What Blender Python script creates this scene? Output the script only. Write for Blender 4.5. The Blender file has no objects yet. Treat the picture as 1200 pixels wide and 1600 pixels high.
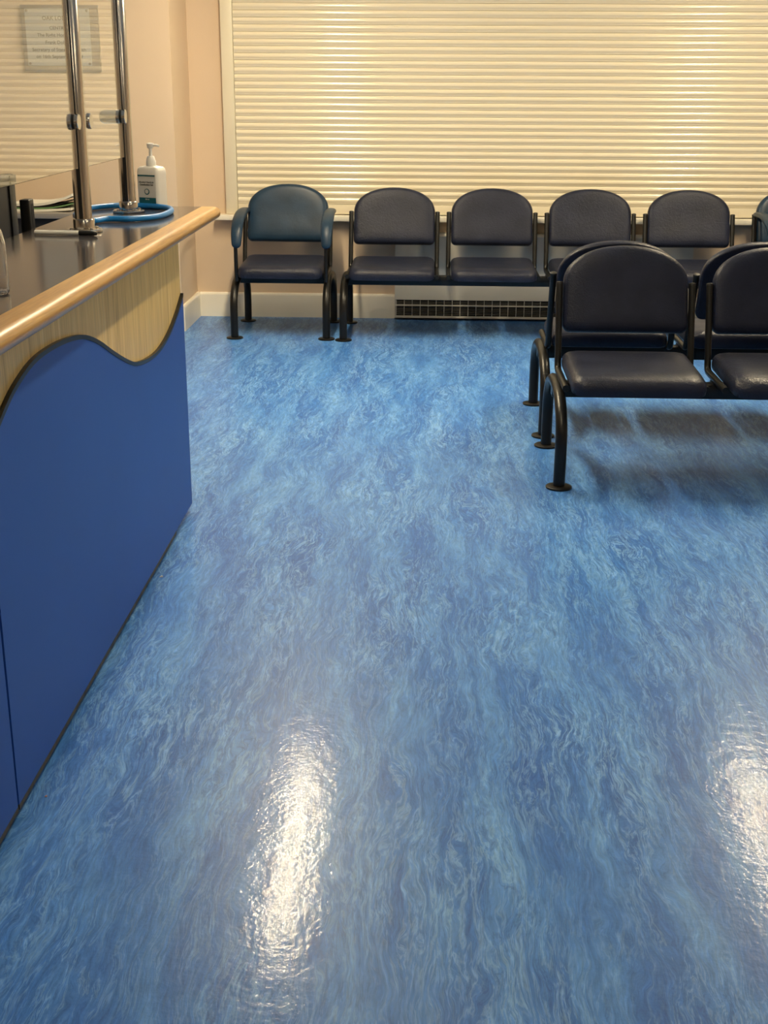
import bpy, bmesh, math, random
from mathutils import Vector, Matrix, Quaternion
random.seed(7)
S = bpy.context.scene
COL = S.collection
R = math.radians

# ------------------------------------------------------------------ camera
cam_d = bpy.data.cameras.new('camera'); cam = bpy.data.objects.new('camera', cam_d); COL.objects.link(cam)
cam_d.sensor_fit = 'HORIZONTAL'; cam_d.sensor_width = 36.0; cam_d.lens = 1980 / 1200 * 36.0
cam_d.clip_start = 0.05
M_ = ((0.99929, 0.03724, 0.00562), (0.01731, -0.32176, -0.94666), (-0.03345, 0.94609, -0.32218))
rt, dn, fw = (Vector(r).normalized() for r in M_)
mw = Matrix.Identity(4)
for i in range(3):
    mw[i][0] = rt[i]; mw[i][1] = -dn[i]; mw[i][2] = -fw[i]
mw[0][3], mw[1][3], mw[2][3] = 0.0, 0.0, 1.45
cam.matrix_world = mw
S.camera = cam

# ------------------------------------------------------------------ world, exposure, lamp levels
w = bpy.data.worlds.new('world'); S.world = w; w.use_nodes = True
w.node_tree.nodes['Background'].inputs[0].default_value = (1.0, 0.86, 0.66, 1)
w.node_tree.nodes['Background'].inputs[1].default_value = 0.05
S.view_settings.view_transform = 'Standard'; S.view_settings.look = 'None'
S.view_settings.exposure = 0.0; S.view_settings.gamma = 1.0; S.view_settings.use_curve_mapping = False
LAMP_COL = (1.0, 0.82, 0.53)
LAMP_A, LAMP_B, LAMP_C, FILL_D = 236.0, 185.0, 86.0, 30.0  # the last level drives the added fill lights
ZC = 2.6

# ------------------------------------------------------------------ helpers
def lin(r, g, b):
    f = lambda c: (c / 255 / 12.92) if c / 255 <= 0.04045 else ((c / 255 + 0.055) / 1.055) ** 2.4
    return (f(r), f(g), f(b), 1.0)

def obj(name, me, mat=None, parent=None, loc=None, rot=None):
    o = bpy.data.objects.new(name, me); COL.objects.link(o)
    if mat is not None and me is not None and not me.materials: me.materials.append(mat)
    if parent is not None: o.parent = parent
    if loc is not None: o.location = loc
    if rot is not None: o.rotation_euler = rot
    return o

def empty(name, loc=(0, 0, 0), rz=0.0):
    o = bpy.data.objects.new(name, None); COL.objects.link(o)
    o.location = loc; o.rotation_euler = (0, 0, rz); o.empty_display_size = 0.1
    return o

def tag(o, label, cat, group=None, kind=None):
    if label: o['label'] = label
    if cat: o['category'] = cat
    if group: o['group'] = group
    if kind: o['kind'] = kind
    return o

def struct(o): o['kind'] = 'structure'; return o

def mesh(name, verts, faces, smooth=False):
    me = bpy.data.meshes.new(name); me.from_pydata([tuple(v) for v in verts], [], faces); me.validate(); me.update()
    bm = bmesh.new(); bm.from_mesh(me); bmesh.ops.recalc_face_normals(bm, faces=bm.faces); bm.to_mesh(me); bm.free()
    if smooth:
        for p in me.polygons: p.use_smooth = True
    return me

def auto_smooth(me, ang=40):
    for p in me.polygons: p.use_smooth = True
    try: me.set_sharp_from_angle(angle=R(ang))
    except Exception: pass
    return me

def box(x0, x1, y0, y1, z0, z1, bev=0.0, seg=2, name='box'):
    bm = bmesh.new()
    vs = [bm.verts.new((x, y, z)) for x in (x0, x1) for y in (y0, y1) for z in (z0, z1)]
    for f in ((0, 1, 3, 2), (4, 6, 7, 5), (0, 4, 5, 1), (2, 3, 7, 6), (0, 2, 6, 4), (1, 5, 7, 3)):
        bm.faces.new([vs[i] for i in f])
    if bev: bmesh.ops.bevel(bm, geom=bm.edges[:], offset=bev, segments=seg, profile=0.5, affect='EDGES')
    bmesh.ops.recalc_face_normals(bm, faces=bm.faces)
    me = bpy.data.meshes.new(name); bm.to_mesh(me); bm.free()
    if bev: auto_smooth(me, 35)
    return me

def catmull(pts, n=8, closed=False):
    pts = [Vector(p) for p in pts]; out = []; N = len(pts)
    rng = range(N if closed else N - 1)
    for i in rng:
        if closed: p0, p1, p2, p3 = pts[i - 1], pts[i], pts[(i + 1) % N], pts[(i + 2) % N]
        else: p0, p1, p2, p3 = pts[max(i - 1, 0)], pts[i], pts[i + 1], pts[min(i + 2, N - 1)]
        for k in range(n):
            t = k / n
            out.append(0.5 * ((2 * p1) + (p2 - p0) * t + (2 * p0 - 5 * p1 + 4 * p2 - p3) * t * t + (3 * p1 - p0 - 3 * p2 + p3) * t ** 3))
    if not closed: out.append(pts[-1])
    return out

def tube(path, r, n=14, closed=False, caps=True, name='tube', sx=1.0, radii=None):
    path = [Vector(p) for p in path]; N = len(path)
    tans = []
    for i in range(N):
        if closed: t = path[(i + 1) % N] - path[i - 1]
        else: t = path[min(i + 1, N - 1)] - path[max(i - 1, 0)]
        tans.append(t.normalized())
    up = Vector((1, 0, 0)) if abs(tans[0].x) < 0.9 else Vector((0, 0, 1))
    u = (up - tans[0] * up.dot(tans[0])).normalized()
    verts, faces = [], []
    for i in range(N):
        if i: u = tans[i - 1].rotation_difference(tans[i]) @ u
        u = (u - tans[i] * u.dot(tans[i])).normalized(); v = tans[i].cross(u)
        rr = radii[i] if radii else r
        for k in range(n):
            a = 2 * math.pi * k / n
            verts.append(path[i] + (u * math.cos(a) * sx + v * math.sin(a)) * rr)
    segs = N if closed else N - 1
    for i in range(segs):
        for k in range(n):
            a = i * n + k; b = i * n + (k + 1) % n; c = ((i + 1) % N) * n + (k + 1) % n; d = ((i + 1) % N) * n + k
            faces.append((a, b, c, d))
    if not closed and caps:
        faces.append(tuple(range(n))[::-1]); faces.append(tuple((N - 1) * n + k for k in range(n)))
    return auto_smooth(mesh(name, verts, faces), 50)

def lathe(prof, n=24, name='lathe', axis='Z'):
    verts, faces = [], []
    for (r, z) in prof:
        for k in range(n):
            a = 2 * math.pi * k / n; verts.append((r * math.cos(a), r * math.sin(a), z))
    for i in range(len(prof) - 1):
        for k in range(n):
            faces.append((i * n + k, i * n + (k + 1) % n, (i + 1) * n + (k + 1) % n, (i + 1) * n + k))
    faces.append(tuple(range(n))[::-1]); faces.append(tuple((len(prof) - 1) * n + k for k in range(n)))
    if axis == 'X': verts = [(z, x, y) for x, y, z in verts]
    return auto_smooth(mesh(name, verts, faces), 35)

def cushion(outline, rings, name='cushion'):
    """outline: star-shaped 2D points about (0,0); rings: (inset, height). Local XY outline, Z height."""
    n = len(outline); verts, faces = [], []
    hx = max(abs(p[0]) for p in outline); hy = max(abs(p[1]) for p in outline)
    for ins, h in rings:
        for (x, y) in outline: verts.append((x * (1 - ins / hx), y * (1 - ins / hy), h))
    for i in range(len(rings) - 1):
        for k in range(n): faces.append((i * n + k, i * n + (k + 1) % n, (i + 1) * n + (k + 1) % n, (i + 1) * n + k))
    m = len(verts); verts.append((0, 0, rings[0][1])); verts.append((0, 0, rings[-1][1])); L = (len(rings) - 1) * n
    for k in range(n):
        faces.append((m, (k + 1) % n, k)); faces.append((m + 1, L + k, L + (k + 1) % n))
    return verts, faces

def extrude_poly(poly, d, axis='Y', name='prism'):
    """poly (a,b) extruded along axis from d0 to d1"""
    d0, d1 = d; n = len(poly); vs = []
    for dd in (d0, d1):
        for a, b in poly:
            vs.append({'X': (dd, a, b), 'Y': (a, dd, b), 'Z': (a, b, dd)}[axis])
    fs = [(k, (k + 1) % n, n + (k + 1) % n, n + k) for k in range(n)]
    fs += [tuple(range(n))[::-1], tuple(range(n, 2 * n))]
    return mesh(name, vs, fs)

# ------------------------------------------------------------------ materials
def mat(name, col, rough=0.5, metal=0.0, spec=0.5, coat=0.0, coat_r=0.1, bump=None, var=None, trans=0.0, ior=1.5, aniso=0.0):
    """bump=(scale,strength,dist[,stretch]); var=(scale,amount[,stretch]) multiplies colour"""
    m = bpy.data.materials.new(name); m.use_nodes = True; nt = m.node_tree; N = nt.nodes; L = nt.links
    b = N['Principled BSDF']
    b.inputs['Base Color'].default_value = col; b.inputs['Roughness'].default_value = rough
    b.inputs['Metallic'].default_value = metal; b.inputs['Specular IOR Level'].default_value = spec
    b.inputs['Coat Weight'].default_value = coat; b.inputs['Coat Roughness'].default_value = coat_r
    b.inputs['Transmission Weight'].default_value = trans; b.inputs['IOR'].default_value = ior
    b.inputs['Anisotropic'].default_value = aniso
    tc = N.new('ShaderNodeTexCoord')
    def noise(scale, stretch=(1, 1, 1), detail=4, dist=0.0):
        mp = N.new('ShaderNodeMapping'); mp.inputs['Scale'].default_value = stretch
        L.new(tc.outputs['Object'], mp.inputs['Vector'])
        t = N.new('ShaderNodeTexNoise'); t.inputs['Scale'].default_value = scale; t.inputs['Detail'].default_value = detail
        t.inputs['Distortion'].default_value = dist
        L.new(mp.outputs[0], t.inputs['Vector']); return t
    if var:
        t = noise(var[0], var[2] if len(var) > 2 else (1, 1, 1))
        mr = N.new('ShaderNodeMapRange'); mr.inputs['From Min'].default_value = 0.3; mr.inputs['From Max'].default_value = 0.7
        mr.inputs['To Min'].default_value = 1 - var[1]; mr.inputs['To Max'].default_value = 1 + var[1]
        L.new(t.outputs['Fac'], mr.inputs['Value'])
        hv = N.new('ShaderNodeVectorMath'); hv.operation = 'SCALE'; hv.inputs[0].default_value = col[:3]
        L.new(mr.outputs[0], hv.inputs['Scale']); L.new(hv.outputs[0], b.inputs['Base Color'])
    if bump:
        t = noise(bump[0], bump[3] if len(bump) > 3 else (1, 1, 1))
        bp = N.new('ShaderNodeBump'); bp.inputs['Strength'].default_value = bump[1]; bp.inputs['Distance'].default_value = bump[2]
        L.new(t.outputs['Fac'], bp.inputs['Height']); L.new(bp.outputs[0], b.inputs['Normal'])
    return m

def ramp(nt, stops, interp='LINEAR'):
    r = nt.nodes.new('ShaderNodeValToRGB'); r.color_ramp.interpolation = interp
    e = r.color_ramp.elements
    e[0].position, e[0].color = stops[0]; e[1].position, e[1].color = stops[-1]
    for p, c in stops[1:-1]:
        x = e.new(p); x.color = c
    return r

def floor_material():
    m = bpy.data.materials.new('marbled_vinyl'); m.use_nodes = True; nt = m.node_tree; N = nt.nodes; L = nt.links
    b = N['Principled BSDF']
    tc = N.new('ShaderNodeTexCoord')
    def mapped(s, off=(0, 0, 0)):
        mp = N.new('ShaderNodeMapping'); mp.inputs['Scale'].default_value = s; mp.inputs['Location'].default_value = off
        L.new(tc.outputs['Object'], mp.inputs['Vector']); return mp.outputs[0]
    def noise(vec, scale, detail=5, rough=0.55, dist=0.0):
        t = N.new('ShaderNodeTexNoise'); t.inputs['Scale'].default_value = scale; t.inputs['Detail'].default_value = detail
        t.inputs['Roughness'].default_value = rough; t.inputs['Distortion'].default_value = dist
        L.new(vec, t.inputs['Vector']); return t
    # warp field shared by all the streaks
    w1 = noise(mapped((1, 0.40, 1)), 4.5, 4)
    sub = N.new('ShaderNodeVectorMath'); sub.operation = 'SUBTRACT'; L.new(w1.outputs['Color'], sub.inputs[0]); sub.inputs[1].default_value = (.5, .5, .5)
    sc = N.new('ShaderNodeVectorMath'); sc.operation = 'SCALE'; L.new(sub.outputs[0], sc.inputs[0]); sc.inputs['Scale'].default_value = 0.15
    def warped(s, off=(0, 0, 0)):
        add = N.new('ShaderNodeVectorMath'); add.operation = 'ADD'; L.new(tc.outputs['Object'], add.inputs[0]); L.new(sc.outputs[0], add.inputs[1])
        mp = N.new('ShaderNodeMapping'); mp.inputs['Scale'].default_value = s; mp.inputs['Location'].default_value = off
        L.new(add.outputs[0], mp.inputs['Vector']); return mp.outputs[0]
    base_c = (0.048, 0.178, 0.52, 1); light_c = (0.25, 0.47, 0.76, 1); dark_c = (0.012, 0.070, 0.31, 1)
    # broad cloud streaks
    n1 = noise(warped((6, 0.9, 1)), 1.6, 7, 0.62, 0.3)
    r1 = ramp(nt, [(0.26, (0.026, 0.115, 0.41, 1)), (0.47, base_c), (0.56, (0.075, 0.235, 0.60, 1)), (0.74, (0.13, 0.325, 0.68, 1))])
    L.new(n1.outputs['Fac'], r1.inputs[0])
    # fine light veins: narrow bands of an iso-contour
    n2 = noise(warped((13, 1.7, 1), (3, 7, 0)), 2.2, 6, 0.6, 0.8)
    r2 = ramp(nt, [(0.0, (0, 0, 0, 1)), (0.50, (0, 0, 0, 1)), (0.53, (1, 1, 1, 1)), (0.56, (0.12, .12, .12, 1)), (0.60, (0.0, 0, 0, 1)), (0.625, (.75, .75, .75, 1)), (0.65, (0, 0, 0, 1)), (1.0, (0, 0, 0, 1))])
    L.new(n2.outputs['Fac'], r2.inputs[0])
    # dark veins
    r3 = ramp(nt, [(0.0, (0, 0, 0, 1)), (0.41, (0, 0, 0, 1)), (0.435, (1, 1, 1, 1)), (0.46, (0, 0, 0, 1)), (0.575, (0, 0, 0, 1)), (0.588, (.7, .7, .7, 1)), (0.60, (0, 0, 0, 1)), (1.0, (0, 0, 0, 1))])
    L.new(n2.outputs['Fac'], r3.inputs[0])
    # mask where veins cluster
    n4 = noise(mapped((2.2, 0.7, 1), (1, 4, 0)), 1.6, 4)
    r4 = ramp(nt, [(0.40, (0.12, .12, .12, 1)), (0.62, (1, 1, 1, 1))]); L.new(n4.outputs['Fac'], r4.inputs[0])
    # very fine grain streaks
    n5 = noise(warped((40, 5, 1)), 3.0, 5, 0.7)
    def mult(a, bb, k):
        x = N.new('ShaderNodeMath'); x.operation = 'MULTIPLY'; L.new(a, x.inputs[0]); L.new(bb, x.inputs[1])
        y = N.new('ShaderNodeMath'); y.operation = 'MULTIPLY'; L.new(x.outputs[0], y.inputs[0]); y.inputs[1].default_value = k; return y.outputs[0]
    def mix(fac, a, colr):
        x = N.new('ShaderNodeMix'); x.data_type = 'RGBA'; L.new(fac, x.inputs[0]); L.new(a, x.inputs[6]); x.inputs[7].default_value = colr; return x.outputs[2]
    n8 = noise(warped((24, 2.4, 1), (9, 2, 0)), 2.3, 5, 0.6, 0.6)
    r8 = ramp(nt, [(0.0, (0, 0, 0, 1)), (0.52, (0, 0, 0, 1)), (0.55, (1, 1, 1, 1)), (0.58, (0, 0, 0, 1)), (0.64, (0, 0, 0, 1)), (0.67, (.8, .8, .8, 1)), (0.70, (0, 0, 0, 1)), (1, (0, 0, 0, 1))]); L.new(n8.outputs['Fac'], r8.inputs[0])
    r9 = ramp(nt, [(0.0, (0, 0, 0, 1)), (0.38, (0, 0, 0, 1)), (0.41, (1, 1, 1, 1)), (0.44, (0, 0, 0, 1)), (0.585, (0, 0, 0, 1)), (0.61, (.8, .8, .8, 1)), (0.635, (0, 0, 0, 1)), (1, (0, 0, 0, 1))]); L.new(n8.outputs['Fac'], r9.inputs[0])
    n10 = noise(mapped((3, 1.0, 1), (5, 1, 0)), 1.5, 3)
    r10 = ramp(nt, [(0.36, (0.1, .1, .1, 1)), (0.60, (1, 1, 1, 1))]); L.new(n10.outputs['Fac'], r10.inputs[0])
    c = mix(mult(r2.outputs[0], r4.outputs[0], 0.62), r1.outputs[0], light_c)
    c = mix(mult(r8.outputs[0], r10.outputs[0], 0.5), c, light_c)
    c = mix(mult(r9.outputs[0], r10.outputs[0], 0.55), c, dark_c)
    c = mix(mult(r3.outputs[0], r4.outputs[0], 0.60), c, dark_c)
    mr = N.new('ShaderNodeMapRange'); L.new(n5.outputs['Fac'], mr.inputs['Value'])
    mr.inputs['From Min'].default_value = .25; mr.inputs['From Max'].default_value = .75; mr.inputs['To Min'].default_value = .70; mr.inputs['To Max'].default_value = 1.34
    sv = N.new('ShaderNodeVectorMath'); sv.operation = 'SCALE'; L.new(c, sv.inputs[0]); L.new(mr.outputs[0], sv.inputs['Scale'])
    L.new(sv.outputs[0], b.inputs['Base Color'])
    b.inputs['Roughness'].default_value = 0.38; b.inputs['Specular IOR Level'].default_value = 0.19
    b.inputs['Coat Weight'].default_value = 0.17; b.inputs['Coat Roughness'].default_value = 0.08
    # orange-peel relief of the worn polish
    n6 = noise(mapped((1, 1, 1)), 95, 3); n7 = noise(mapped((1, 1, 1)), 24, 2)
    bp = N.new('ShaderNodeBump'); bp.inputs['Strength'].default_value = 0.10; bp.inputs['Distance'].default_value = 0.004; L.new(n6.outputs['Fac'], bp.inputs['Height'])
    bp2 = N.new('ShaderNodeBump'); bp2.inputs['Strength'].default_value = 0.10; bp2.inputs['Distance'].default_value = 0.008; L.new(n7.outputs['Fac'], bp2.inputs['Height']); L.new(bp.outputs[0], bp2.inputs['Normal'])
    L.new(bp2.outputs[0], b.inputs['Normal']); L.new(bp2.outputs[0], b.inputs['Coat Normal'])
    return m

def wood_material(name, c_dark, c_mid, c_light, stretch, rough=0.4, coat=0.2):
    m = bpy.data.materials.new(name); m.use_nodes = True; nt = m.node_tree; N = nt.nodes; L = nt.links
    b = N['Principled BSDF']; tc = N.new('ShaderNodeTexCoord')
    mp = N.new('ShaderNodeMapping'); mp.inputs['Scale'].default_value = stretch; L.new(tc.outputs['Object'], mp.inputs['Vector'])
    n1 = N.new('ShaderNodeTexNoise'); n1.inputs['Scale'].default_value = 1.0; n1.inputs['Detail'].default_value = 6; n1.inputs['Distortion'].default_value = 0.6
    n1.inputs['Roughness'].default_value = 0.62
    L.new(mp.outputs[0], n1.inputs['Vector'])
    r = ramp(nt, [(0.30, c_dark), (0.47, c_mid), (0.56, c_mid), (0.72, c_light)]); L.new(n1.outputs['Fac'], r.inputs[0])
    n2 = N.new('ShaderNodeTexNoise'); n2.inputs['Scale'].default_value = 5.0; n2.inputs['Detail'].default_value = 3; L.new(mp.outputs[0], n2.inputs['Vector'])
    mr = N.new('ShaderNodeMapRange'); L.new(n2.outputs['Fac'], mr.inputs['Value']); mr.inputs['From Min'].default_value = .3; mr.inputs['From Max'].default_value = .7
    mr.inputs['To Min'].default_value = .85; mr.inputs['To Max'].default_value = 1.12
    sv = N.new('ShaderNodeVectorMath'); sv.operation = 'SCALE'; L.new(r.outputs[0], sv.inputs[0]); L.new(mr.outputs[0], sv.inputs['Scale'])
    L.new(sv.outputs[0], b.inputs['Base Color'])
    b.inputs['Roughness'].default_value = rough; b.inputs['Coat Weight'].default_value = coat; b.inputs['Coat Roughness'].default_value = 0.25
    bp = N.new('ShaderNodeBump'); bp.inputs['Strength'].default_value = 0.15; bp.inputs['Distance'].default_value = 0.002; L.new(n2.outputs['Fac'], bp.inputs['Height']); L.new(bp.outputs[0], b.inputs['Normal'])
    return m

def leather(name, col, rough, wr):
    m = bpy.data.materials.new(name); m.use_nodes = True; nt = m.node_tree; N = nt.nodes; L = nt.links
    b = N['Principled BSDF']; tc = N.new('ShaderNodeTexCoord'); b.inputs['Specular IOR Level'].default_value = 0.23
    info = N.new('ShaderNodeObjectInfo')
    ad = N.new('ShaderNodeVectorMath'); ad.operation = 'ADD'; L.new(tc.outputs['Object'], ad.inputs[0])
    sc = N.new('ShaderNodeVectorMath'); sc.operation = 'SCALE'; sc.inputs[0].default_value = (13, 7, 5); L.new(info.outputs['Random'], sc.inputs['Scale']); L.new(sc.outputs[0], ad.inputs[1])
    vo = N.new('ShaderNodeTexVoronoi'); vo.feature = 'DISTANCE_TO_EDGE'; vo.inputs['Scale'].default_value = 170; L.new(ad.outputs[0], vo.inputs['Vector'])
    no = N.new('ShaderNodeTexNoise'); no.inputs['Scale'].default_value = 9; no.inputs['Detail'].default_value = 5; L.new(ad.outputs[0], no.inputs['Vector'])
    mr = N.new('ShaderNodeMapRange'); L.new(no.outputs['Fac'], mr.inputs['Value']); mr.inputs['From Min'].default_value = .3; mr.inputs['From Max'].default_value = .7
    mr.inputs['To Min'].default_value = rough - 0.02; mr.inputs['To Max'].default_value = rough + 0.04; L.new(mr.outputs[0], b.inputs['Roughness'])
    m2 = N.new('ShaderNodeMapRange'); L.new(no.outputs['Fac'], m2.inputs['Value']); m2.inputs['From Min'].default_value = .3; m2.inputs['From Max'].default_value = .7
    m2.inputs['To Min'].default_value = .8; m2.inputs['To Max'].default_value = 1.2
    sv = N.new('ShaderNodeVectorMath'); sv.operation = 'SCALE'; sv.inputs[0].default_value = col[:3]; L.new(m2.outputs[0], sv.inputs['Scale']); L.new(sv.outputs[0], b.inputs['Base Color'])
    bp = N.new('ShaderNodeBump'); bp.inputs['Strength'].default_value = wr; bp.inputs['Distance'].default_value = 0.001; L.new(vo.outputs['Distance'], bp.inputs['Height'])
    b2 = N.new('ShaderNodeBump'); b2.inputs['Strength'].default_value = 0.25; b2.inputs['Distance'].default_value = 0.006; L.new(no.outputs['Fac'], b2.inputs['Height']); L.new(bp.outputs[0], b2.inputs['Normal'])
    n3 = N.new('ShaderNodeTexNoise'); n3.inputs['Scale'].default_value = 55; n3.inputs['Detail'].default_value = 4; n3.inputs['Distortion'].default_value = 1.2; L.new(ad.outputs[0], n3.inputs['Vector'])
    b3 = N.new('ShaderNodeBump'); b3.inputs['Strength'].default_value = 0.5 * wr; b3.inputs['Distance'].default_value = 0.004; L.new(n3.outputs['Fac'], b3.inputs['Height']); L.new(b2.outputs[0], b3.inputs['Normal'])
    L.new(b3.outputs[0], b.inputs['Normal'])
    return m

def emit(name, col, s):
    m = bpy.data.materials.new(name); m.use_nodes = True; b = m.node_tree.nodes['Principled BSDF']
    b.inputs['Base Color'].default_value = (0.8, 0.8, 0.8, 1); b.inputs['Emission Color'].default_value = (*col, 1); b.inputs['Emission Strength'].default_value = s
    return m

M = {}
M['floor'] = floor_material()
M['wall'] = mat('painted_wall', (0.64, 0.50, 0.36, 1), 0.6, bump=(60, 0.15, 0.002), var=(1.2, 0.03))
M['ceiling'] = mat('ceiling_paint', (0.84, 0.81, 0.75, 1), 0.8, bump=(40, 0.2, 0.002))
M['gloss_white'] = mat('gloss_trim_paint', (0.87, 0.82, 0.71, 1), 0.3, bump=(18, 0.08, 0.002), var=(3, 0.04))
M['shutter'] = mat('cream_shutter_paint', (0.76, 0.685, 0.53, 1), 0.17, var=(2.0, 0.03, (0.4, 1, 6)))
M['guide'] = mat('cream_guide_paint', (0.70, 0.64, 0.50, 1), 0.4)
M['blue'] = mat('blue_laminate', (0.016, 0.082, 0.38, 1), 0.5, bump=(300, 0.1, 0.0006), var=(1.5, 0.06))
M['black_edge'] = mat('black_edging', (0.012, 0.011, 0.010, 1), 0.4)
M['olive'] = mat('scuffed_plinth', (0.045, 0.04, 0.024, 1), 0.55, var=(25, 0.6))
M['veneer'] = wood_material('oak_laminate', (0.48, 0.305, 0.10, 1), (0.72, 0.51, 0.19, 1), (0.82, 0.64, 0.30, 1), (1, 22, 1.2), 0.45, 0.1)
M['oak'] = wood_material('solid_oak', (0.28, 0.13, 0.026, 1), (0.45, 0.238, 0.052, 1), (0.56, 0.335, 0.095, 1), (45, 2.2, 45), 0.40, 0.2)
M['worktop'] = mat('dark_grey_worktop', (0.058, 0.056, 0.064, 1), 0.11, spec=0.6, bump=(6, 0.02, 0.003), var=(8, 0.1))
M['steel'] = mat('brushed_steel', (0.66, 0.62, 0.56, 1), 0.17, 1.0, bump=(90, 0.04, 0.001, (1, 1, 0.02)))
M['rubber'] = mat('black_rubber', (0.008, 0.008, 0.008, 1), 0.5)
M['navy'] = leather('navy_vinyl', (0.013, 0.0165, 0.034, 1), 0.35, 0.9)
M['blue_vinyl'] = leather('worn_blue_vinyl', (0.012, 0.031, 0.060, 1), 0.34, 0.2)
M['black_metal'] = mat('black_powder_coat', (0.008, 0.0078, 0.0075, 1), 0.34, spec=0.32, bump=(400, 0.06, 0.0005))
M['heater'] = mat('heater_enamel', (0.58, 0.55, 0.48, 1), 0.38)
M['heater_dark'] = mat('heater_interior', (0.025, 0.023, 0.02, 1), 0.6)
M['louvre'] = mat('heater_louvre', (0.11, 0.10, 0.085, 1), 0.45)
M['plate'] = mat('engraved_metal', (0.50, 0.50, 0.48, 1), 0.45, 0.3, var=(5, 0.05))
M['board'] = mat('plaque_board', (0.20, 0.165, 0.14, 1), 0.5, var=(12, 0.1))
M['ink'] = mat('dark_lettering', (0.035, 0.032, 0.03, 1), 0.5)
M['white_plastic'] = mat('white_plastic', (0.80, 0.78, 0.73, 1), 0.35)
M['pen_white'] = mat('pen_white', (0.9, 0.88, 0.82, 1), 0.4)
M['label_grey'] = mat('label_paper', (0.60, 0.60, 0.58, 1), 0.4)
M['teal'] = mat('label_teal', (0.004, 0.10, 0.13, 1), 0.4)
M['hose'] = mat('blue_ribbed_hose', (0.004, 0.17, 0.50, 1), 0.35, bump=(900, 0.3, 0.001))
M['dark_plastic'] = mat('dark_plastic', (0.010, 0.008, 0.0075, 1), 0.55, spec=0.3)
M['black_plastic'] = mat('black_plastic', (0.006, 0.006, 0.006, 1), 0.45)
M['paper'] = mat('white_paper', (0.70, 0.68, 0.60, 1), 0.7)
M['green_paper'] = mat('green_folder', (0.10, 0.20, 0.08, 1), 0.6)
M['desk'] = mat('grey_desk', (0.20, 0.18, 0.16, 1), 0.4)
M['desk_dark'] = mat('dark_desk_panel', (0.012, 0.011, 0.011, 1), 0.5)
M['glass'] = mat('screen_glass', (0.97, 0.985, 0.97, 1), 0.0, trans=1.0, ior=1.5)
M['clear'] = mat('clear_plastic', (0.95, 0.96, 0.97, 1), 0.03, trans=1.0, ior=1.42)
M['cap_white'] = M['white_plastic']
M['lampA'] = emit('lamp_diffuser_a', LAMP_COL, LAMP_A)
M['lampB'] = emit('lamp_diffuser_b', LAMP_COL, LAMP_B)
M['lampC'] = emit('lamp_diffuser_c', LAMP_COL, LAMP_C)
M['fillD'] = emit('fill_diffuser_d', LAMP_COL, FILL_D)  # emitter of the added fill lights
M['fitting'] = mat('lamp_housing', (0.75, 0.73, 0.68, 1), 0.5)

# ------------------------------------------------------------------ room shell
XL, XR, YB, YF = -4.2, 4.4, 8.15, -2.8
PX, PY = -1.50, 7.62
struct(obj('floor', box(XL - .1, XR + .1, YF - .1, YB + .1, -0.10, 0.0), M['floor']))
struct(obj('ceiling', box(XL - .1, XR + .1, YF - .1, YB + .1, ZC, ZC + 0.1), M['ceiling']))
struct(obj('wall_back', box(PX, XR + .1, YB, YB + .1, 0, ZC), M['wall']))
struct(obj('wall_pier', box(XL, PX, PY, YB + .1, 0, ZC), M['wall']))
struct(obj('wall_left', box(XL - .1, XL, YF, YB, 0, ZC), M['wall']))
struct(obj('wall_right', box(XR, XR + .1, YF, YB, 0, ZC), M['wall']))
struct(obj('wall_front', box(XL, XR, YF - .1, YF, 0, ZC), M['wall']))
def skirting_profile(t=0.018, h=0.155):
    return [(0, 0), (t, 0), (t, h - 0.014), (t - 0.003, h - 0.006), (t - 0.009, h), (0, h)]
# along X on back wall: (y,z)
sk = [(YB - a, b) for a, b in skirting_profile()]
struct(obj('baseboard_back', extrude_poly(sk, (PX + 0.018, -0.228), 'X'), M['gloss_white']))
struct(obj('baseboard_back', extrude_poly(sk, (1.64, XR), 'X'), M['gloss_white']))
sk = [(PX + a, b) for a, b in skirting_profile()]
struct(obj('baseboard_return', extrude_poly(sk, (PY - 0.018, YB), 'Y'), M['gloss_white']))
sk = [(PY - a, b) for a, b in skirting_profile()]
struct(obj('baseboard_pier', extrude_poly(sk, (XL, PX), 'X'), M['gloss_white']))
# window sill
sill = box(-1.357, 2.82, YB - 0.085, YB, 0.616, 0.650, 0.006)
struct(obj('trim_1', sill, M['gloss_white']))

# ------------------------------------------------------------------ roller shutter
SX0, SX1, SY = -1.217, 2.70, YB - 0.022
sh = empty('roller_shutter', (0.74, YB, 0.65))
tag(sh, 'cream roller shutter of narrow horizontal slats closed over the window', 'shutter')
def rel(root, me):
    me.transform(Matrix.Translation(-Vector(root.location))); return me
# guide rails
for x0, x1 in ((-1.290, SX0), (SX1, SX1 + 0.073)):
    obj('guide_rail', rel(sh, box(x0, x1, YB - 0.045, YB - 0.0005, 0.651, ZC - 0.02, 0.004)), M['guide'], sh)
pitch = 0.0405
prof = [(-v, t * (pitch - 0.0012)) for t, v in ((0, .0), (.015, .0020), (.12, .0030), (.24, .0046), (.34, .0066), (.41, .0084), (.46, .0092), (.52, .0094), (.61, .0092), (.71, .0085), (.81, .0072), (.90, .0054), (.98, .0030), (1, .0))]
poly = [(y, z) for y, z in prof] + [(0.006, pitch - 0.0012), (0.006, 0.0)]
slat_me = extrude_poly(poly, (SX0 + 0.002 - 0.74, SX1 - 0.002 - 0.74), 'X', 'slat'); auto_smooth(slat_me, 45)
slat_me.materials.append(M['shutter'])
z = 0.715; i = 0
while z < ZC - 0.06:
    o = bpy.data.objects.new('slat', slat_me); COL.objects.link(o); o.parent = sh
    o.location = (0, SY - YB, z - 0.65); z += pitch
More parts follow.
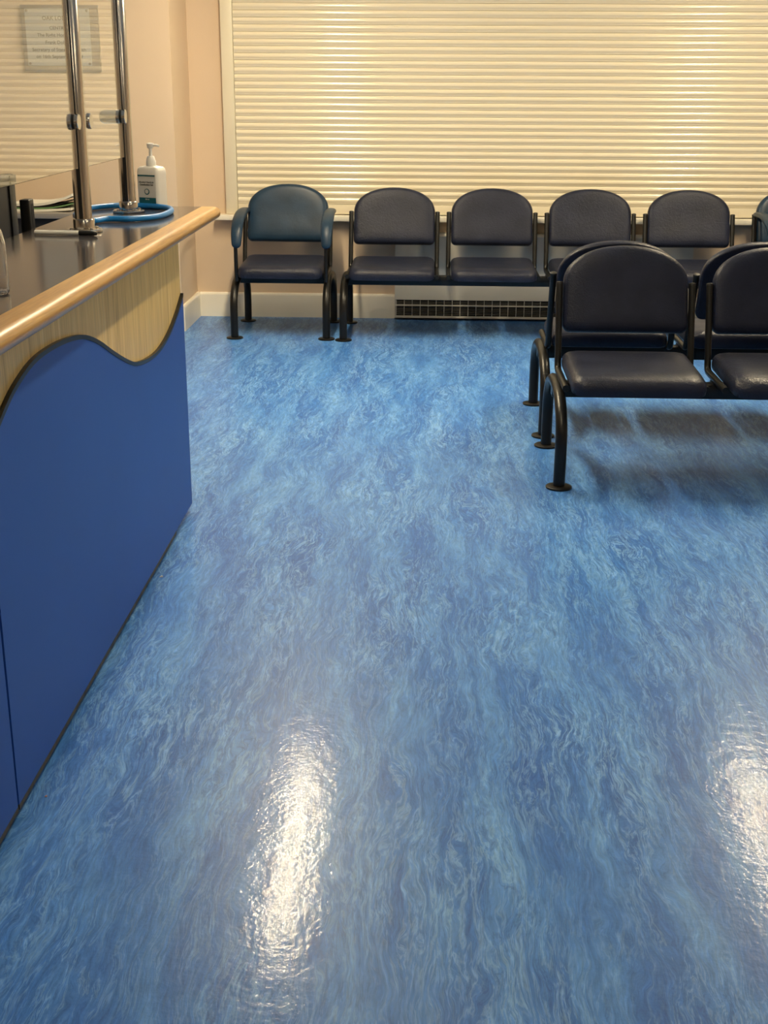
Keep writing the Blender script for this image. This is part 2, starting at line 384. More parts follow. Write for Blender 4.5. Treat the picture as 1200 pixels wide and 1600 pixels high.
obj('bottom_rail', rel(sh, box(SX0 + 0.002, SX1 - 0.002, SY - 0.010, SY + 0.006, 0.655, 0.7135, 0.003)), M['shutter'], sh)
obj('backing_curtain', rel(sh, box(SX0, SX1, SY + 0.008, YB - 0.001, 0.656, ZC - 0.05)), M['guide'], sh)

# ------------------------------------------------------------------ convector heater under the window
ht = empty('convector_heater', (0.705, YB, 0.0))
tag(ht, 'long grey convector heater with a bottom grille under the window behind the seats', 'heater')
hx0, hx1, hy = -0.225, 1.635, YB - 0.085
casing = extrude_poly([(YB - .001, 0.015), (YB - .001, 0.545), (hy + 0.012, 0.545), (hy, 0.530), (hy, 0.132), (hy + 0.055, 0.128), (hy + 0.055, 0.015)], (hx0, hx1), 'X')
obj('casing', rel(ht, casing), M['heater'], ht)
obj('grille_rail', rel(ht, box(hx0, hx1, hy - 0.002, hy + 0.010, 0.018, 0.030)), M['heater'], ht)
obj('grille_rail', rel(ht, box(hx0, hx1, hy - 0.002, hy + 0.010, 0.094, 0.101)), M['heater'], ht)
obj('grille_interior', rel(ht, box(hx0 + .004, hx1 - .004, hy + 0.030, hy + 0.054, 0.019, 0.128)), M['heater_dark'], ht)
bar_me = box(-0.0016, 0.0016, hy - YB, hy - YB + 0.008, 0.030, 0.128); bar_me.materials.append(M['heater'])
x = hx0 + 0.010
while x < hx1 - 0.005:
    o = bpy.data.objects.new('grille_bar', bar_me); COL.objects.link(o); o.parent = ht; o.location = (x - 0.705, 0, 0); x += 0.0508
for zz in (0.041, 0.052, 0.063, 0.074, 0.085, 0.108, 0.118):
    obj('louvre', rel(ht, box(hx0 + .003, hx1 - .003, hy + 0.006, hy + 0.024, zz - 0.0018, zz + 0.0018)), M['louvre'], ht)
for xx in (hx0, hx1 - 0.006):
    obj('end_cap', rel(ht, box(xx, xx + 0.006, hy - 0.001, hy + 0.054, 0.016, 0.131)), M['heater'], ht)

# ------------------------------------------------------------------ reception counter
CX, CE = -0.840, 4.245           # front of the wood panel, far end of the body
Y0 = 0.6                          # near end, behind the camera's frame
wave_pts = [(0.6, .86), (0.85, .893), (1.1, .872), (1.35, .79), (1.6, .69), (1.85, .664), (2.05, .698), (2.2, .752), (2.3, .797), (2.392, .839), (2.471, .867), (2.594, .891), (2.733, .894), (2.885, .884), (3.01, .864), (3.135, .826), (3.268, .773), (3.421, .717), (3.531, .687), (3.68, .668), (3.835, .664), (3.988, .684), (4.124, .722), (4.245, .770)]
sm = [(p.x, p.y) for p in catmull([(y, z, 0) for y, z in wave_pts], 4)]
def wave_at(y):
    for (a, za), (b, zb) in zip(sm, sm[1:]):
        if y <= b: return za + (zb - za) * (y - a) / (b - a)
    return sm[-1][1]
def wave_curve(y0, y1):
    return [(y0, wave_at(y0))] + [p for p in sm if y0 + 1e-3 < p[0] < y1 - 1e-3] + [(y1, wave_at(y1))]
cn = empty('reception_counter', (-1.02, 3.0, 0))
tag(cn, 'reception counter front in oak laminate with a wavy-topped blue lower panel', 'counter')
obj('body', rel(cn, box(-1.185, CX - 0.020, Y0, CE - 0.004, 0.06, 0.978)), M['desk_dark'], cn)
obj('wood_panel', rel(cn, box(CX - 0.018, CX, Y0, CE, 0.50, 0.978)), M['veneer'], cn)
obj('plinth', rel(cn, box(-1.15, CX - 0.004, Y0, 3.95, 0.0, 0.06)), M['olive'], cn)
BZ = 0.026
for y0, y1, nm in ((Y0, 2.2515, 'near'), (2.2605, CE, 'far')):
    cv = wave_curve(y0, y1)
    inner = []
    for k, (yy, zz) in enumerate(cv):
        a = cv[max(k - 1, 0)]; b = cv[min(k + 1, len(cv) - 1)]
        t = Vector((b[0] - a[0], b[1] - a[1])).normalized(); inner.append((yy + t.y * 0.011, zz - t.x * 0.011))
    inner = [(min(max(q[0], y0), y1), q[1]) for q in inner]
    poly = [(y0, BZ), (y1, BZ)] + inner[::-1]
    bp = obj('blue_panel', rel(cn, extrude_poly(poly, (CX - 0.018, CX + 0.008), 'X')), M['blue'], cn)
    n = len(cv); vs = []; fs = []
    for (a, b), (c, d) in zip(cv, inner):
        for xx in (CX - 0.002, CX + 0.010):
            vs += [(xx, a, b), (xx, c, d)]
    for k in range(n - 1):
        p = 4 * k; q = 4 * (k + 1)
        fs += [(p + 2, p + 3, q + 3, q + 2), (p, q, q + 1, p + 1), (p, p + 2, q + 2, q), (p + 1, q + 1, q + 3, p + 3)]
    fs += [(0, 1, 3, 2), (4 * (n - 1), 4 * (n - 1) + 2, 4 * (n - 1) + 3, 4 * (n - 1) + 1)]
    et = obj('wave_edging', rel(cn, mesh('edging', vs, fs)), M['black_edge'], bp)
    obj('bottom_edging', rel(cn, box(CX - 0.018, CX + 0.0085, y0, min(y1, 3.95), 0.014, BZ)), M['olive'], bp)
obj('joint_strip', rel(cn, box(CX - 0.018, CX + 0.001, 2.2515, 2.2605, BZ, 0.70)), M['black_edge'], cn)

# worktop + nosing
TZ, TE = 1.020, 4.62
wt = empty('counter_worktop', (-1.0, 3.0, 0.98))
tag(wt, 'dark grey glossy counter worktop with a rounded oak front edge', 'worktop')
obj('slab', rel(wt, box(-1.205, -0.822, Y0 - .02, TE, 0.980, TZ, 0.002, 1)), M['worktop'], wt)
pr = []
for k in range(13):
    a = -math.pi / 2 + math.pi * k / 12
    pr.append((-0.7765 + 0.0225 * math.cos(a), 1.0 + 0.0212 * math.sin(a)))
pr = [(-0.8215, 0.9788)] + pr + [(-0.8215, 1.0212)]
nos = extrude_poly(pr, (Y0 - .02, TE), 'Y')
bm = bmesh.new(); bm.from_mesh(nos)
ed = [e for e in bm.edges if all(abs(v.co.y - TE) < 1e-5 for v in e.verts)]
bmesh.ops.bevel(bm, geom=ed, offset=0.012, segments=4, profile=0.5, affect='EDGES'); bm.to_mesh(nos); bm.free(); auto_smooth(nos, 40)
obj('oak_nosing', rel(wt, nos), M['oak'], wt)

# ------------------------------------------------------------------ glass protective screen
sc = empty('counter_screen', (-1.03, 3.8, TZ + 0.0015))
tag(sc, 'clear glass protective screen held by brushed steel posts on the counter', 'screen')
GX = -1.03
posts = (2.72, 3.80, 4.38)
post_prof = [(0.0255, 0.0), (0.0255, 1.02), (0.022, 1.028)]
post_me = lathe([(0.0255, 0.0), (0.0255, 1.02), (0.022, 1.028), (0.001, 1.03)], 32); post_me.materials.append(M['steel'])
col_me = lathe([(0.0315, 0.006), (0.0315, 0.034), (0.0300, 0.037), (0.0258, 0.037)], 32); col_me.materials.append(M['steel'])
fl_me = lathe([(0.054, 0.0), (0.054, 0.005), (0.051, 0.008), (0.030, 0.008)], 36); fl_me.materials.append(M['steel'])
screw_me = lathe([(0.006, 0.008), (0.006, 0.0105), (0.004, 0.012), (0.0005, 0.012)], 12); screw_me.materials.append(M['steel'])
disc_me = lathe([(0.021, -0.006), (0.0225, -0.0045), (0.0225, 0.0045), (0.021, 0.006)], 28, axis='X'); disc_me.materials.append(M['steel'])
gask_me = lathe([(0.0205, -0.0065), (0.0205, 0.0065)], 28, axis='X'); gask_me.materials.append(M['rubber'])
for py in posts:
    p = obj('post', post_me, None, sc, (0, py - 3.8, 0))
    for sy in (-1, 1):
        obj('slot_strip', box(-0.0055, 0.0055, sy * 0.0252 - 0.0009, sy * 0.0252 + 0.0009, 0.038, 1.019), M['rubber'], p)
    obj('collar', col_me, None, p); obj('base_flange', fl_me, None, p)
    for k in range(4):
        a = math.pi / 4 + k * math.pi / 2
        obj('screw', screw_me, None, p, (0.042 * math.cos(a), 0.042 * math.sin(a), 0))
    for sy in (-1, 1):
        if (py == posts[-1] and sy == 1) or (py == posts[0] and sy == -1): continue
        for zz in (0.312, 0.83):
            ox = 0.024 if (py == 3.80 and sy == 1) else 0.013
            g = obj('clamp', disc_me, None, sc, (ox, py - 3.8 + sy * 0.047, zz))
            obj('clamp_back', disc_me, None, g, (-0.013 - ox, 0, 0))
            obj('gasket', gask_me, None, g, (-ox, 0, 0))
            if ox > 0.02: obj('spacer', lathe([(0.019, 0.004), (0.019, 0.021)], 20, axis='X'), M['steel'], g, (-ox, 0, 0))
            obj('clamp_arm', box(-0.008, 0.0, -0.02, 0.02, -0.012, 0.012), M['steel'], g, (0.0, -sy * 0.016, 0))
for a, b in ((posts[0], posts[1]), (posts[1], posts[2])):
    obj('glass_pane', rel(sc, box(GX - 0.004, GX + 0.004, a + 0.036, b - 0.036, 1.203, 2.0, 0.0008, 1)), M['glass'], sc)
# bracket reaching back from the end post
cap = [( -0.012, 0.0)]
obj('return_bracket', rel(sc, tube([(-1.045, 4.345, 1.332), (-1.075, 4.345, 1.332), (-1.092, 4.345, 1.332), (-1.100, 4.345, 1.332), (-1.106, 4.345, 1.332), (-1.110, 4.345, 1.332)], 0.022, 20, radii=[.022, .022, .022, .019, .013, .002])), M['steel'], sc)

# ------------------------------------------------------------------ seating
PITCH, TW = 0.594, 0.2625
def pad_outline(hw, z0, z1, zs, rb, n=26):
    """back pad: flat bottom with small round corners, straight sides to zs, superelliptic arch to z1"""
    pts = []
    for k in range(7):
        a = math.pi / 2 * k / 6
        pts.append((hw - rb + rb * math.sin(a), z0 + rb - rb * math.cos(a)))
    for k in range(1, 4): pts.append((hw, z0 + rb + (zs - z0 - rb) * k / 4))
    e = 2 / 2.15
    for k in range(n + 1):
        a = math.pi * k / n; c, s = math.cos(a), math.sin(a)
        pts.append((hw * math.copysign(abs(c) ** e, c), zs + (z1 - zs) * abs(s) ** e))
    for k in range(3, 0, -1): pts.append((-hw, z0 + rb + (zs - z0 - rb) * k / 4))
    for k in range(6, -1, -1):
        a = math.pi / 2 * k / 6
        pts.append((-hw + rb - rb * math.sin(a), z0 + rb - rb * math.cos(a)))
    return pts
def back_mesh(hw=0.248, H=0.346):
    o = [(x, z - H / 2) for x, z in pad_outline(hw, 0, H, H * 0.56, 0.030)]
    rings = [(0.020, -0.016), (0.006, -0.016), (0.001, -0.012), (0.0, -0.002), (0.001, 0.012), (0.005, 0.022), (0.012, 0.029), (0.022, 0.033), (0.04, 0.035), (0.075, 0.0355), (0.12, 0.034), (0.16, 0.033)]
    v, f = cushion(o, rings); return auto_smooth(mesh('back_pad', v, f), 70)
def rrect(hw, hd, rf, rr):
    pts = []
    for cx, cy, r, a0 in ((hw - rf, -hd + rf, rf, -90), (hw - rr, hd - rr, rr, 0), (-hw + rr, hd - rr, rr, 90), (-hw + rf, -hd + rf, rf, 180)):
        for k in range(9):
            a = R(a0 + 90 * k / 8); pts.append((cx + r * math.cos(a), cy + r * math.sin(a)))
        nx = None
    # subdivide long edges
    out = []
    for p, q in zip(pts, pts[1:] + pts[:1]):
        out.append(p)
        d = math.dist(p, q)
        m = int(d / 0.05)
        for k in range(1, m + 1): out.append((p[0] + (q[0] - p[0]) * k / (m + 1), p[1] + (q[1] - p[1]) * k / (m + 1)))
    return out
def seat_mesh(hw=0.247, hd=0.235):
    o = rrect(hw, hd, 0.055, 0.035)
    rings = [(0.03, -0.036), (0.012, -0.036), (0.004, -0.033), (0.0, -0.024), (-0.002, -0.008), (0.0, 0.010), (0.006, 0.022), (0.016, 0.031), (0.032, 0.037), (0.055, 0.039), (0.09, 0.039), (0.13, 0.0375), (0.17, 0.0365)]
    v, f = cushion(o, rings)
    out = []
    for x, y, zz in v:
        t = max(0.0, (-y - 0.08) / (hd - 0.08))          # waterfall front edge
        if zz > -0.03: zz -= 0.012 * t * t
        out.append((x, y, zz))
    return auto_smooth(mesh('seat_pad', out, f), 70)
BACK, SEAT = back_mesh(), seat_mesh()
BACK2 = back_mesh(0.248, 0.352)
BACK.materials.append(M['navy']); SEAT.materials.append(M['navy']); BACK2.materials.append(M['blue_vinyl'])
# local frame of a seat: x sideways, y=0 at the front foot, +y to the back, seat faces -y
tilt = math.atan2(0.098, 0.31)
def side_path():
    pts = [(0, 0.085, 0.362), (0, 0.30, 0.362), (0, 0.385, 0.362), (0, 0.415, 0.366), (0, 0.430, 0.385), (0, 0.440, 0.420), (0, 0.519, 0.688)]
    p = [Vector(q) for q in pts]
    return [p[0], p[1]] + catmull(p[2:6], 4)[0:] + [p[6]]
SIDE = tube(side_path(), 0.0136, 14); SIDE.materials.append(M['black_metal'])
def leg_path():
    pts = [(0, 0.0, 0.004)]
    pts += [(0, -0.004, 0.06), (0, -0.006, 0.12)]
    hw = 0.288
    for k in range(17):
        a = math.pi * k / 16
        c, s = math.cos(a), math.sin(a)
        pts.append((0, 0.288 - (hw + 0.005) * math.copysign(abs(c) ** 0.86, c), 0.165 + (0.337 - 0.165) * abs(s) ** 0.86))
    pts += [(0, 0.582, 0.12), (0, 0.580, 0.06), (0, 0.576, 0.004)]
    return pts
LEG = tube(leg_path(), 0.0225, 18); LEG.materials.append(M['black_metal'])
FOOT = lathe([(0.049, 0.0), (0.050, 0.003), (0.049, 0.007), (0.045, 0.009), (0.024, 0.010)], 28); FOOT.materials.append(M['black_metal'])
CAP = lathe([(0.0140, -0.004), (0.0140, 0.004), (0.011, 0.006), (0.001, 0.006)], 14); CAP.materials.append(M['rubber'])

def add_leg(root, x):
    lg = obj('leg_arch', LEG, None, root, (x, 0, 0))
    for yy in (0.0, 0.576): obj('foot_plate', FOOT, None, lg, (0, yy, 0))
    return lg
def add_seat(root, x, back=None, seatm=None, hb=0.0):
    s = obj('seat', seatm or SEAT, None, root, (x, 0.222, 0.396))
    s.rotation_euler = (R(1.5), 0, 0)
    b = obj('backrest', back or BACK, None, root)
    cz = 0.667 + hb; cy = 0.440 + (cz - 0.42) * math.tan(tilt) * 1.05
    b.location = (x, cy + 0.006, cz)
    b.rotation_euler = (R(90) - tilt, 0, 0)   # local z -> -y (front), local y -> up
    for sx in (-1, 1):
        sd = obj('side_frame', SIDE, None, root, (x + sx * TW, 0, 0))
        c = obj('tube_cap', CAP, None, sd, (0, 0.5195, 0.690)); c.rotation_euler = (-tilt, 0, 0)
        obj('fixing_plate', box(-0.012, 0.012, 0.255, 0.315, 0.345, 0.3515), M['black_metal'], sd)
    return s
def bench(n, loc, rz, label, group):
    """n seats on a beam; local x=0 at the middle of the first seat"""
    r = empty('beam_bench', loc, rz); tag(r, label, 'bench', group)
    x0, x1 = -0.285, (n - 1) * PITCH + 0.285
    obj('beam', box(x0 - 0.012, x1 + 0.012, 0.255, 0.315, 0.288, 0.345, 0.004), M['black_metal'], r)
    for xx in (x0 + 0.005, x1 - 0.005): add_leg(r, xx)
    for k in range(n): add_seat(r, k * PITCH)
    return r
bench(4, (-0.226, 7.379, 0), 0, 'long row of four navy vinyl beam seats against the wall under the shutter', 'navy beam seating')
bench(3, (0.777, 4.578, 0), 0, 'nearest navy vinyl beam seating, facing the camera in mid-room', 'navy beam seating')
# back-to-back bench, facing the shutter
b2 = bench(3, (0.777 + 2 * PITCH, 5.885, 0), math.pi, 'navy beam seating facing the shutter, back to back with the nearest bench', 'navy beam seating')

def arm_mesh():
    """padded armrest: flattened tube from the back tube forward and down"""
    path = catmull([(0, 0.515, 0.700), (0, 0.40, 0.712), (0, 0.26, 0.706), (0, 0.13, 0.672), (0, 0.065, 0.618), (0, 0.040, 0.560), (0, 0.036, 0.530)], 5)
    N = len(path); verts = []; faces = []; n = 16
    for i, p in enumerate(path):
        t = (path[min(i + 1, N - 1)] - path[max(i - 1, 0)]).normalized(); u = Vector((1, 0, 0)); v = t.cross(u)
        f = i / (N - 1)
        wv = 0.024 + 0.011 * math.sin(math.pi * min(1, f * 1.05)) ** 0.8
        th = 0.017
        if f > 0.86: k = (f - 0.86) / 0.14; wv *= math.sqrt(max(0.05, 1 - k * k)); th *= math.sqrt(max(0.05, 1 - k * k))
        if f < 0.06: k = 1 - f / 0.06; wv *= math.sqrt(max(0.2, 1 - k * k)); th *= math.sqrt(max(0.2, 1 - k * k))
        for q in range(n):
            a = 2 * math.pi * q / n; ca, sa = math.cos(a), math.sin(a)
            verts.append(p + u * wv * math.copysign(abs(ca) ** 0.8, ca) + v * th * math.copysign(abs(sa) ** 0.8, sa))
    for i in range(N - 1):
        for q in range(n): faces.append((i * n + q, i * n + (q + 1) % n, (i + 1) * n + (q + 1) % n, (i + 1) * n + q))
    faces.append(tuple(range(n))[::-1]); faces.append(tuple((N - 1) * n + q for q in range(n)))
    return auto_smooth(mesh('arm_pad', verts, faces), 60)
ARM = arm_mesh(); ARM.materials.append(M['blue_vinyl'])
ARMT = tube(catmull([(0, 0.05, 0.33), (0, 0.043, 0.45), (0, 0.045, 0.545)], 4), 0.0115, 12); ARMT.materials.append(M['black_metal'])
def armchair(loc, label):
    r = empty('armchair', loc); tag(r, label, 'armchair', 'armchairs at the ends of the wall row')
    obj('cross_beam', box(-0.278, 0.278, 0.255, 0.315, 0.288, 0.345, 0.004), M['black_metal'], r)
    for sx in (-1, 1):
        add_leg(r, sx * 0.272)
        obj('armrest', ARM, None, r, (sx * 0.262 + 0.010, 0, -0.008))
        obj('arm_support', ARMT, None, r, (sx * 0.264 + 0.006, 0, 0))
    add_seat(r, 0.0, BACK2, None, 0.011)
    return r
armchair((-0.880, 7.405, 0), 'single worn-blue armchair with padded arms, left of the wall row')
armchair((2.215, 7.40, 0), 'blue armchair at the right end of the wall row, cut by the frame')

# ------------------------------------------------------------------ things on the counter
hp = [(-1.059, 4.01), (-1.029, 4.072), (-0.953, 4.079), (-0.892, 4.151), (-0.875, 4.272), (-0.885, 4.381), (-0.917, 4.459), (-0.987, 4.515), (-1.032, 4.527), (-1.103, 4.525), (-1.144, 4.483), (-1.170, 4.430), (-1.175, 4.329), (-1.159, 4.181), (-1.112, 4.064)]
hose = tube(catmull([(x, y, TZ + 0.0098) for x, y in hp], 8, True), 0.0095, 14, closed=True)
tag(obj('blue_hose_loop', hose, M['hose']), 'bright blue ribbed hose loop lying around the far screen post on the counter', 'hose')

bt = empty('sanitiser_bottle', (-0.982, 4.548, TZ), R(-23))
tag(bt, 'white pump bottle of hand sanitiser with teal label at the counter end', 'bottle')
def bottle_mesh():
    o = rrect(0.045, 0.0305, 0.012, 0.012); vs = []; fs = []; n = len(o)
    rings = [(0.90, 0.0), (0.985, 0.003), (1, 0.010), (1, 0.118), (0.985, 0.128), (0.93, 0.136), (0.80, 0.1415), (0.45, 0.144), (0.36, 0.145)]
    for s, h in rings:
        for x, y in o:
            sy = s if s > 0.9 else s + (0.9 - s) * 0.2
            vs.append((x * s, y * sy, h))
    for i in range(len(rings) - 1):
        for k in range(n): fs.append((i * n + k, i * n + (k + 1) % n, (i + 1) * n + (k + 1) % n, (i + 1) * n + k))
    fs += [tuple(range(n))[::-1], tuple((len(rings) - 1) * n + k for k in range(n))]
    return auto_smooth(mesh('bottle_body', vs, fs), 45)
bb = obj('bottle_body', bottle_mesh(), M['white_plastic'], bt)
lb = obj('label', box(-0.039, 0.036, -0.0312, -0.0303, 0.016, 0.116), M['label_grey'], bb)
obj('teal_band', box(-0.037, 0.034, -0.0318, -0.0313, 0.110, 0.1148), M['teal'], bb)
obj('teal_band', box(-0.034, 0.035, -0.0318, -0.0313, 0.017, 0.038), M['teal'], bb)
ring = lathe([(0.006, 0), (0.0105, 0), (0.0105, 0.0004), (0.006, 0.0004)], 20)
rg = obj('emblem', ring, M['teal'], bb, (-0.001, -0.0314, 0.058)); rg.rotation_euler = (R(90), 0, 0)
ri = obj('emblem_centre', lathe([(0.0075, 0), (0.0075, 0.0006)], 20), M['label_grey'], bb, (-0.0018, -0.0314, 0.0588)); ri.rotation_euler = (R(90), 0, 0)
cap_me = lathe([(0.0170, 0.144), (0.0175, 0.146), (0.0172, 0.160), (0.0150, 0.166), (0.0125, 0.175), (0.0105, 0.177)], 28)
obj('pump_collar', cap_me, M['white_plastic'], bt)
obj('pump_stem', lathe([(0.0058, 0.176), (0.0055, 0.205), (0.004, 0.206)], 16), M['white_plastic'], bt)
ph = obj('pump_head', lathe([(0.0085, 0.203), (0.0105, 0.206), (0.0115, 0.215), (0.0125, 0.2165), (0.0120, 0.2195), (0.004, 0.221)], 22), M['white_plastic'], bt)
noz = tube([(0.0, 0, 0.2135), (0.020, 0.006, 0.2135), (0.030, 0.009, 0.2105)], 0.0042, 10)
obj('nozzle', noz, M['white_plastic'], ph)

def text_mesh(body, size, align='CENTER'):
    cu = bpy.data.curves.new('lettering', 'FONT'); cu.body = body; cu.size = size; cu.align_x = align; cu.extrude = 0.0002; cu.offset = size * 0.018; cu.resolution_u = 3
    o = bpy.data.objects.new('lettering_tmp', cu); COL.objects.link(o)
    dg = bpy.context.evaluated_depsgraph_get(); me = bpy.data.meshes.new_from_object(o.evaluated_get(dg))
    bpy.data.objects.remove(o); return me
for body, zz in (('Alcohol Handrub', 0.0875), ('Disinfecting Gel', 0.0790)):
    t = obj('lettering', text_mesh(body, 0.0088), M['ink'], bb, (-0.002, -0.0314, zz)); t.rotation_euler = (R(90), 0, 0)
t = obj('lettering', text_mesh('500 ml', 0.006), M['label_grey'], bb, (-0.001, -0.0320, 0.0305)); t.rotation_euler = (R(90), 0, 0)

pn = empty('marker_pen', (-1.060, 3.700, TZ)); tag(pn, 'white marker pen with a black cap lying beside the near screen post', 'pen')
pn.rotation_euler = (0, 0, R(-4.5))
obj('barrel', lathe([(0.005, -0.092), (0.0070, -0.090), (0.0072, 0.045)], 16, axis='X'), M['pen_white'], pn, (0, 0, 0.0078))
obj('cap', lathe([(0.0076, 0.042), (0.0076, 0.085), (0.0052, 0.094), (0.003, 0.096)], 16, axis='X'), M['black_plastic'], pn, (0, 0, 0.0078))

cb = empty('clear_bottle', (-0.917, 2.645, TZ)); tag(cb, 'clear plastic bottle at the left edge of the counter, cut by the frame', 'bottle')
obj('bottle_body', lathe([(0.020, 0.004), (0.026, 0.0), (0.0305, 0.004), (0.0315, 0.012), (0.0300, 0.06), (0.0300, 0.105), (0.0250, 0.130), (0.0130, 0.150), (0.0120, 0.160),
                          (0.0105, 0.160), (0.0115, 0.150), (0.0235, 0.129), (0.0285, 0.104), (0.0285, 0.06), (0.0298, 0.012), (0.028, 0.0055), (0.010, 0.008)], 32), M['clear'], cb)
obj('bottle_cap', lathe([(0.0145, 0.152), (0.0145, 0.170), (0.013, 0.172)], 24), M['white_plastic'], cb)

# ------------------------------------------------------------------ staff side behind the counter
sd = empty('staff_desk', (-1.60, 3.4, 0)); tag(sd, 'low staff desk hidden behind the reception counter', 'desk')
obj('desk_top', rel(sd, box(-2.0, -1.22, 2.2, 4.55, 0.715, 0.74, 0.003)), M['desk'], sd)
for yy in (2.25, 4.47): obj('end_panel', rel(sd, box(-1.98, -1.24, yy, yy + 0.025, 0.0, 0.714)), M['desk_dark'], sd)
mo = empty('computer_monitor', (-1.42, 3.95, 0.74)); tag(mo, 'dark computer monitor behind the counter at the left edge', 'monitor')
obj('housing', rel(mo, box(-1.440, -1.402, 3.74, 4.325, 0.80, 1.150, 0.008, 3)), M['dark_plastic'], mo)
obj('bezel', rel(mo, box(-1.4025, -1.396, 4.265, 4.322, 0.803, 1.147, 0.002)), M['black_plastic'], mo)
obj('stand', rel(mo, box(-1.46, -1.43, 3.98, 4.08, 0.752, 0.95, 0.004)), M['black_plastic'], mo)
obj('stand_foot', rel(mo, box(-1.56, -1.36, 3.90, 4.16, 0.7405, 0.752, 0.004)), M['black_plastic'], mo)
sp = empty('desk_speaker', (-1.30, 4.125, 0.74)); tag(sp, 'slim upright black box standing behind the counter beside the monitor', 'speaker')
obj('cabinet', rel(sp, box(-1.316, -1.284, 4.10, 4.150, 0.742, 1.084, 0.004, 3)), M['black_plastic'], sp)
obj('side_strip', rel(sp, box(-1.2845, -1.2832, 4.118, 4.142, 0.76, 1.07)), M['dark_plastic'], sp)
sw = empty('wall_desk', (-2.5, 7.35, 0)); tag(sw, 'grey wall desk behind the counter holding loose papers', 'desk')
obj('desk_top', rel(sw, box(-3.6, -1.96, 7.10, 7.60, 0.715, 0.745, 0.004)), M['desk'], sw)
obj('front_panel', rel(sw, box(-3.58, -1.98, 7.13, 7.15, 0.0, 0.714)), M['desk_dark'], sw)
def sheet_mesh(wd, dp, curl, th=0.004):
    vs = []; fs = []; n = 14
    for s in (0, th):
        for i in range(n + 1):
            t = i / n; zz = curl * max(0, t - 0.35) ** 2 / 0.42
            for yy in (0, dp): vs.append((-wd / 2 + wd * t, yy, zz + s))
    m = 2 * (n + 1)
    for i in range(n):
        a = 2 * i
        fs += [(a, a + 1, a + 3, a + 2), (m + a, m + a + 2, m + a + 3, m + a + 1), (a, a + 2, m + a + 2, m + a), (a + 1, m + a + 1, m + a + 3, a + 3)]
    fs += [(0, m, m + 1, 1), (2 * n, 2 * n + 1, m + 2 * n + 1, m + 2 * n)]
    return auto_smooth(mesh('sheet', vs, fs), 30)
zz = 0.7455
for k, (mm, lab, dx, cl, th) in enumerate((('paper', 'bottom white paper pile on the wall desk', 0.0, 0.010, 0.012), ('green_paper', 'green folder in the middle of the paper pile', 0.03, 0.035, 0.008), ('dark_plastic', 'dark folder lying in the paper pile', 0.02, 0.045, 0.006), ('paper', 'top white papers curling up on the wall desk pile', 0.0, 0.055, 0.014))):
    tag(obj('paper_pile' if mm == 'paper' else 'document_folder', sheet_mesh(0.36, 0.26, cl, th), M[mm], None, (-2.19 + dx, 7.17 + 0.012 * k, zz)), lab, 'papers' if mm == 'paper' else 'folder', 'papers on the wall desk')
    zz += th + 0.0005

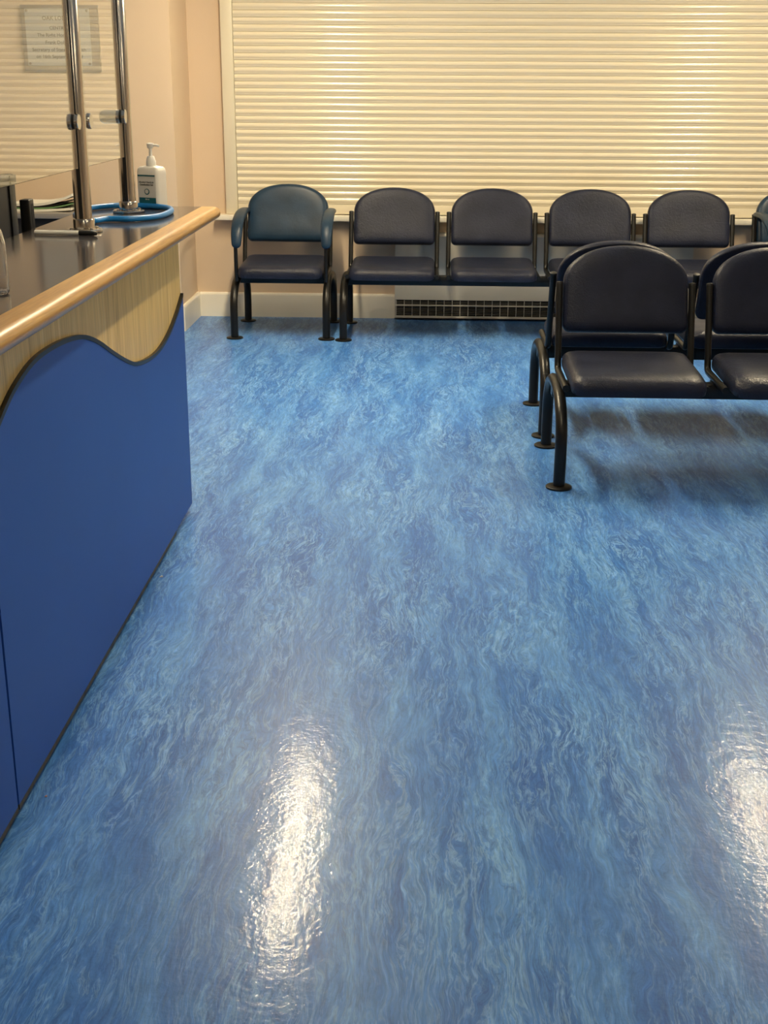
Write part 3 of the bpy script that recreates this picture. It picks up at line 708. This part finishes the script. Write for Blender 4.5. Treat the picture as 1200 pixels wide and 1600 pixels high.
# ------------------------------------------------------------------ engraved plaque on the pier wall
pq = empty('wall_plaque', (-2.127, PY, 1.667)); tag(pq, 'engraved metal commemorative plaque on a dark board, seen through the screen', 'plaque')
obj('backing_board', rel(pq, box(-2.347, -1.907, PY - 0.020, PY - 0.0005, 1.490, 1.845, 0.003)), M['board'], pq)
pl = obj('metal_plate', rel(pq, box(-2.322, -1.955, PY - 0.0235, PY - 0.0203, 1.520, 1.826)), M['plate'], pq)
scm = lathe([(0.0075, 0), (0.0075, 0.003), (0.005, 0.005)], 14); scm.materials.append(M['board'])
for xx in (-2.310, -1.967):
    for z_ in (1.532, 1.814):
        o = obj('screw', scm, None, pl, (xx + 2.127, -0.0236, z_ - 1.667)); o.rotation_euler = (R(90), 0, 0)
for body, z_, s_ in (('OAK LODGE', 1.764, 0.030), ('CENTRE', 1.714, 0.026), ('The Right Honourable', 1.676, 0.0265), ('Frank Dobson', 1.637, 0.0265), ('Secretary of State for Health', 1.598, 0.0265), ('on 16th September 1999', 1.561, 0.0265)):
    t = obj('lettering', text_mesh(body, s_), M['ink'], pl, (-2.1385 + 2.127, -0.0238, z_ - 1.667)); t.rotation_euler = (R(90), 0, 0)

# ------------------------------------------------------------------ litter on the floor
def scrap(name, x, y, s, col, lab):
    vs = [(-s, -s * .6, 0), (s, -s * .3, 0), (s * .2, s, 0), (-s * .9, -s * .5, .0015), (s * .9, -s * .2, s * .8), (s * .1, s, .003)]
    tag(obj(name, mesh(name, vs, [(0, 2, 1), (3, 4, 5), (0, 1, 4, 3), (1, 2, 5, 4), (2, 0, 3, 5)]), col, None, (x, y, 0.0005)), lab, 'litter')
scrap('paper_scrap', -0.812, 3.60, 0.006, M['paper'], 'tiny white paper scrap at the foot of the counter')
scrap('pink_scrap', -0.800, 2.335, 0.003, mat('pink_scrap', (0.6, 0.3, 0.25, 1), 0.6), 'tiny pink scrap on the floor near the panel joint')

# ------------------------------------------------------------------ ceiling lights and added fill lights
def lamp(x, y, wd, ln, m, lab):
    r = empty('ceiling_light', (x, y, ZC)); tag(r, lab, 'ceiling light', 'linear ceiling lights')
    obj('housing', box(-wd / 2 - 0.015, wd / 2 + 0.015, -ln / 2 - 0.02, ln / 2 + 0.02, -0.045, -0.0005, 0.004), M['fitting'], r)
    obj('diffuser', box(-wd / 2, wd / 2, -ln / 2, ln / 2, -0.060, -0.0455, 0.004), m, r)
lamp(-0.70, 6.00, 0.07, 1.80, M['lampA'], 'linear ceiling light above the counter line, reflected in the floor')
lamp(1.96, 6.15, 0.07, 1.80, M['lampB'], 'linear ceiling light above the mid-room benches')
lamp(0.06, 3.20, 0.07, 1.50, M['lampC'], 'linear ceiling light over the open floor just ahead of the camera')
lamp(0.06, -0.90, 0.07, 1.80, M['fillD'], 'added linear fill light over the open floor behind the camera')  # unseen fill, added to front-light the seating and far wall
lamp(2.60, 0.80, 0.07, 1.80, M['fillD'], 'added linear fill light out of view on the right side of the room')  # unseen fill, added to raise the diffuse level of the room
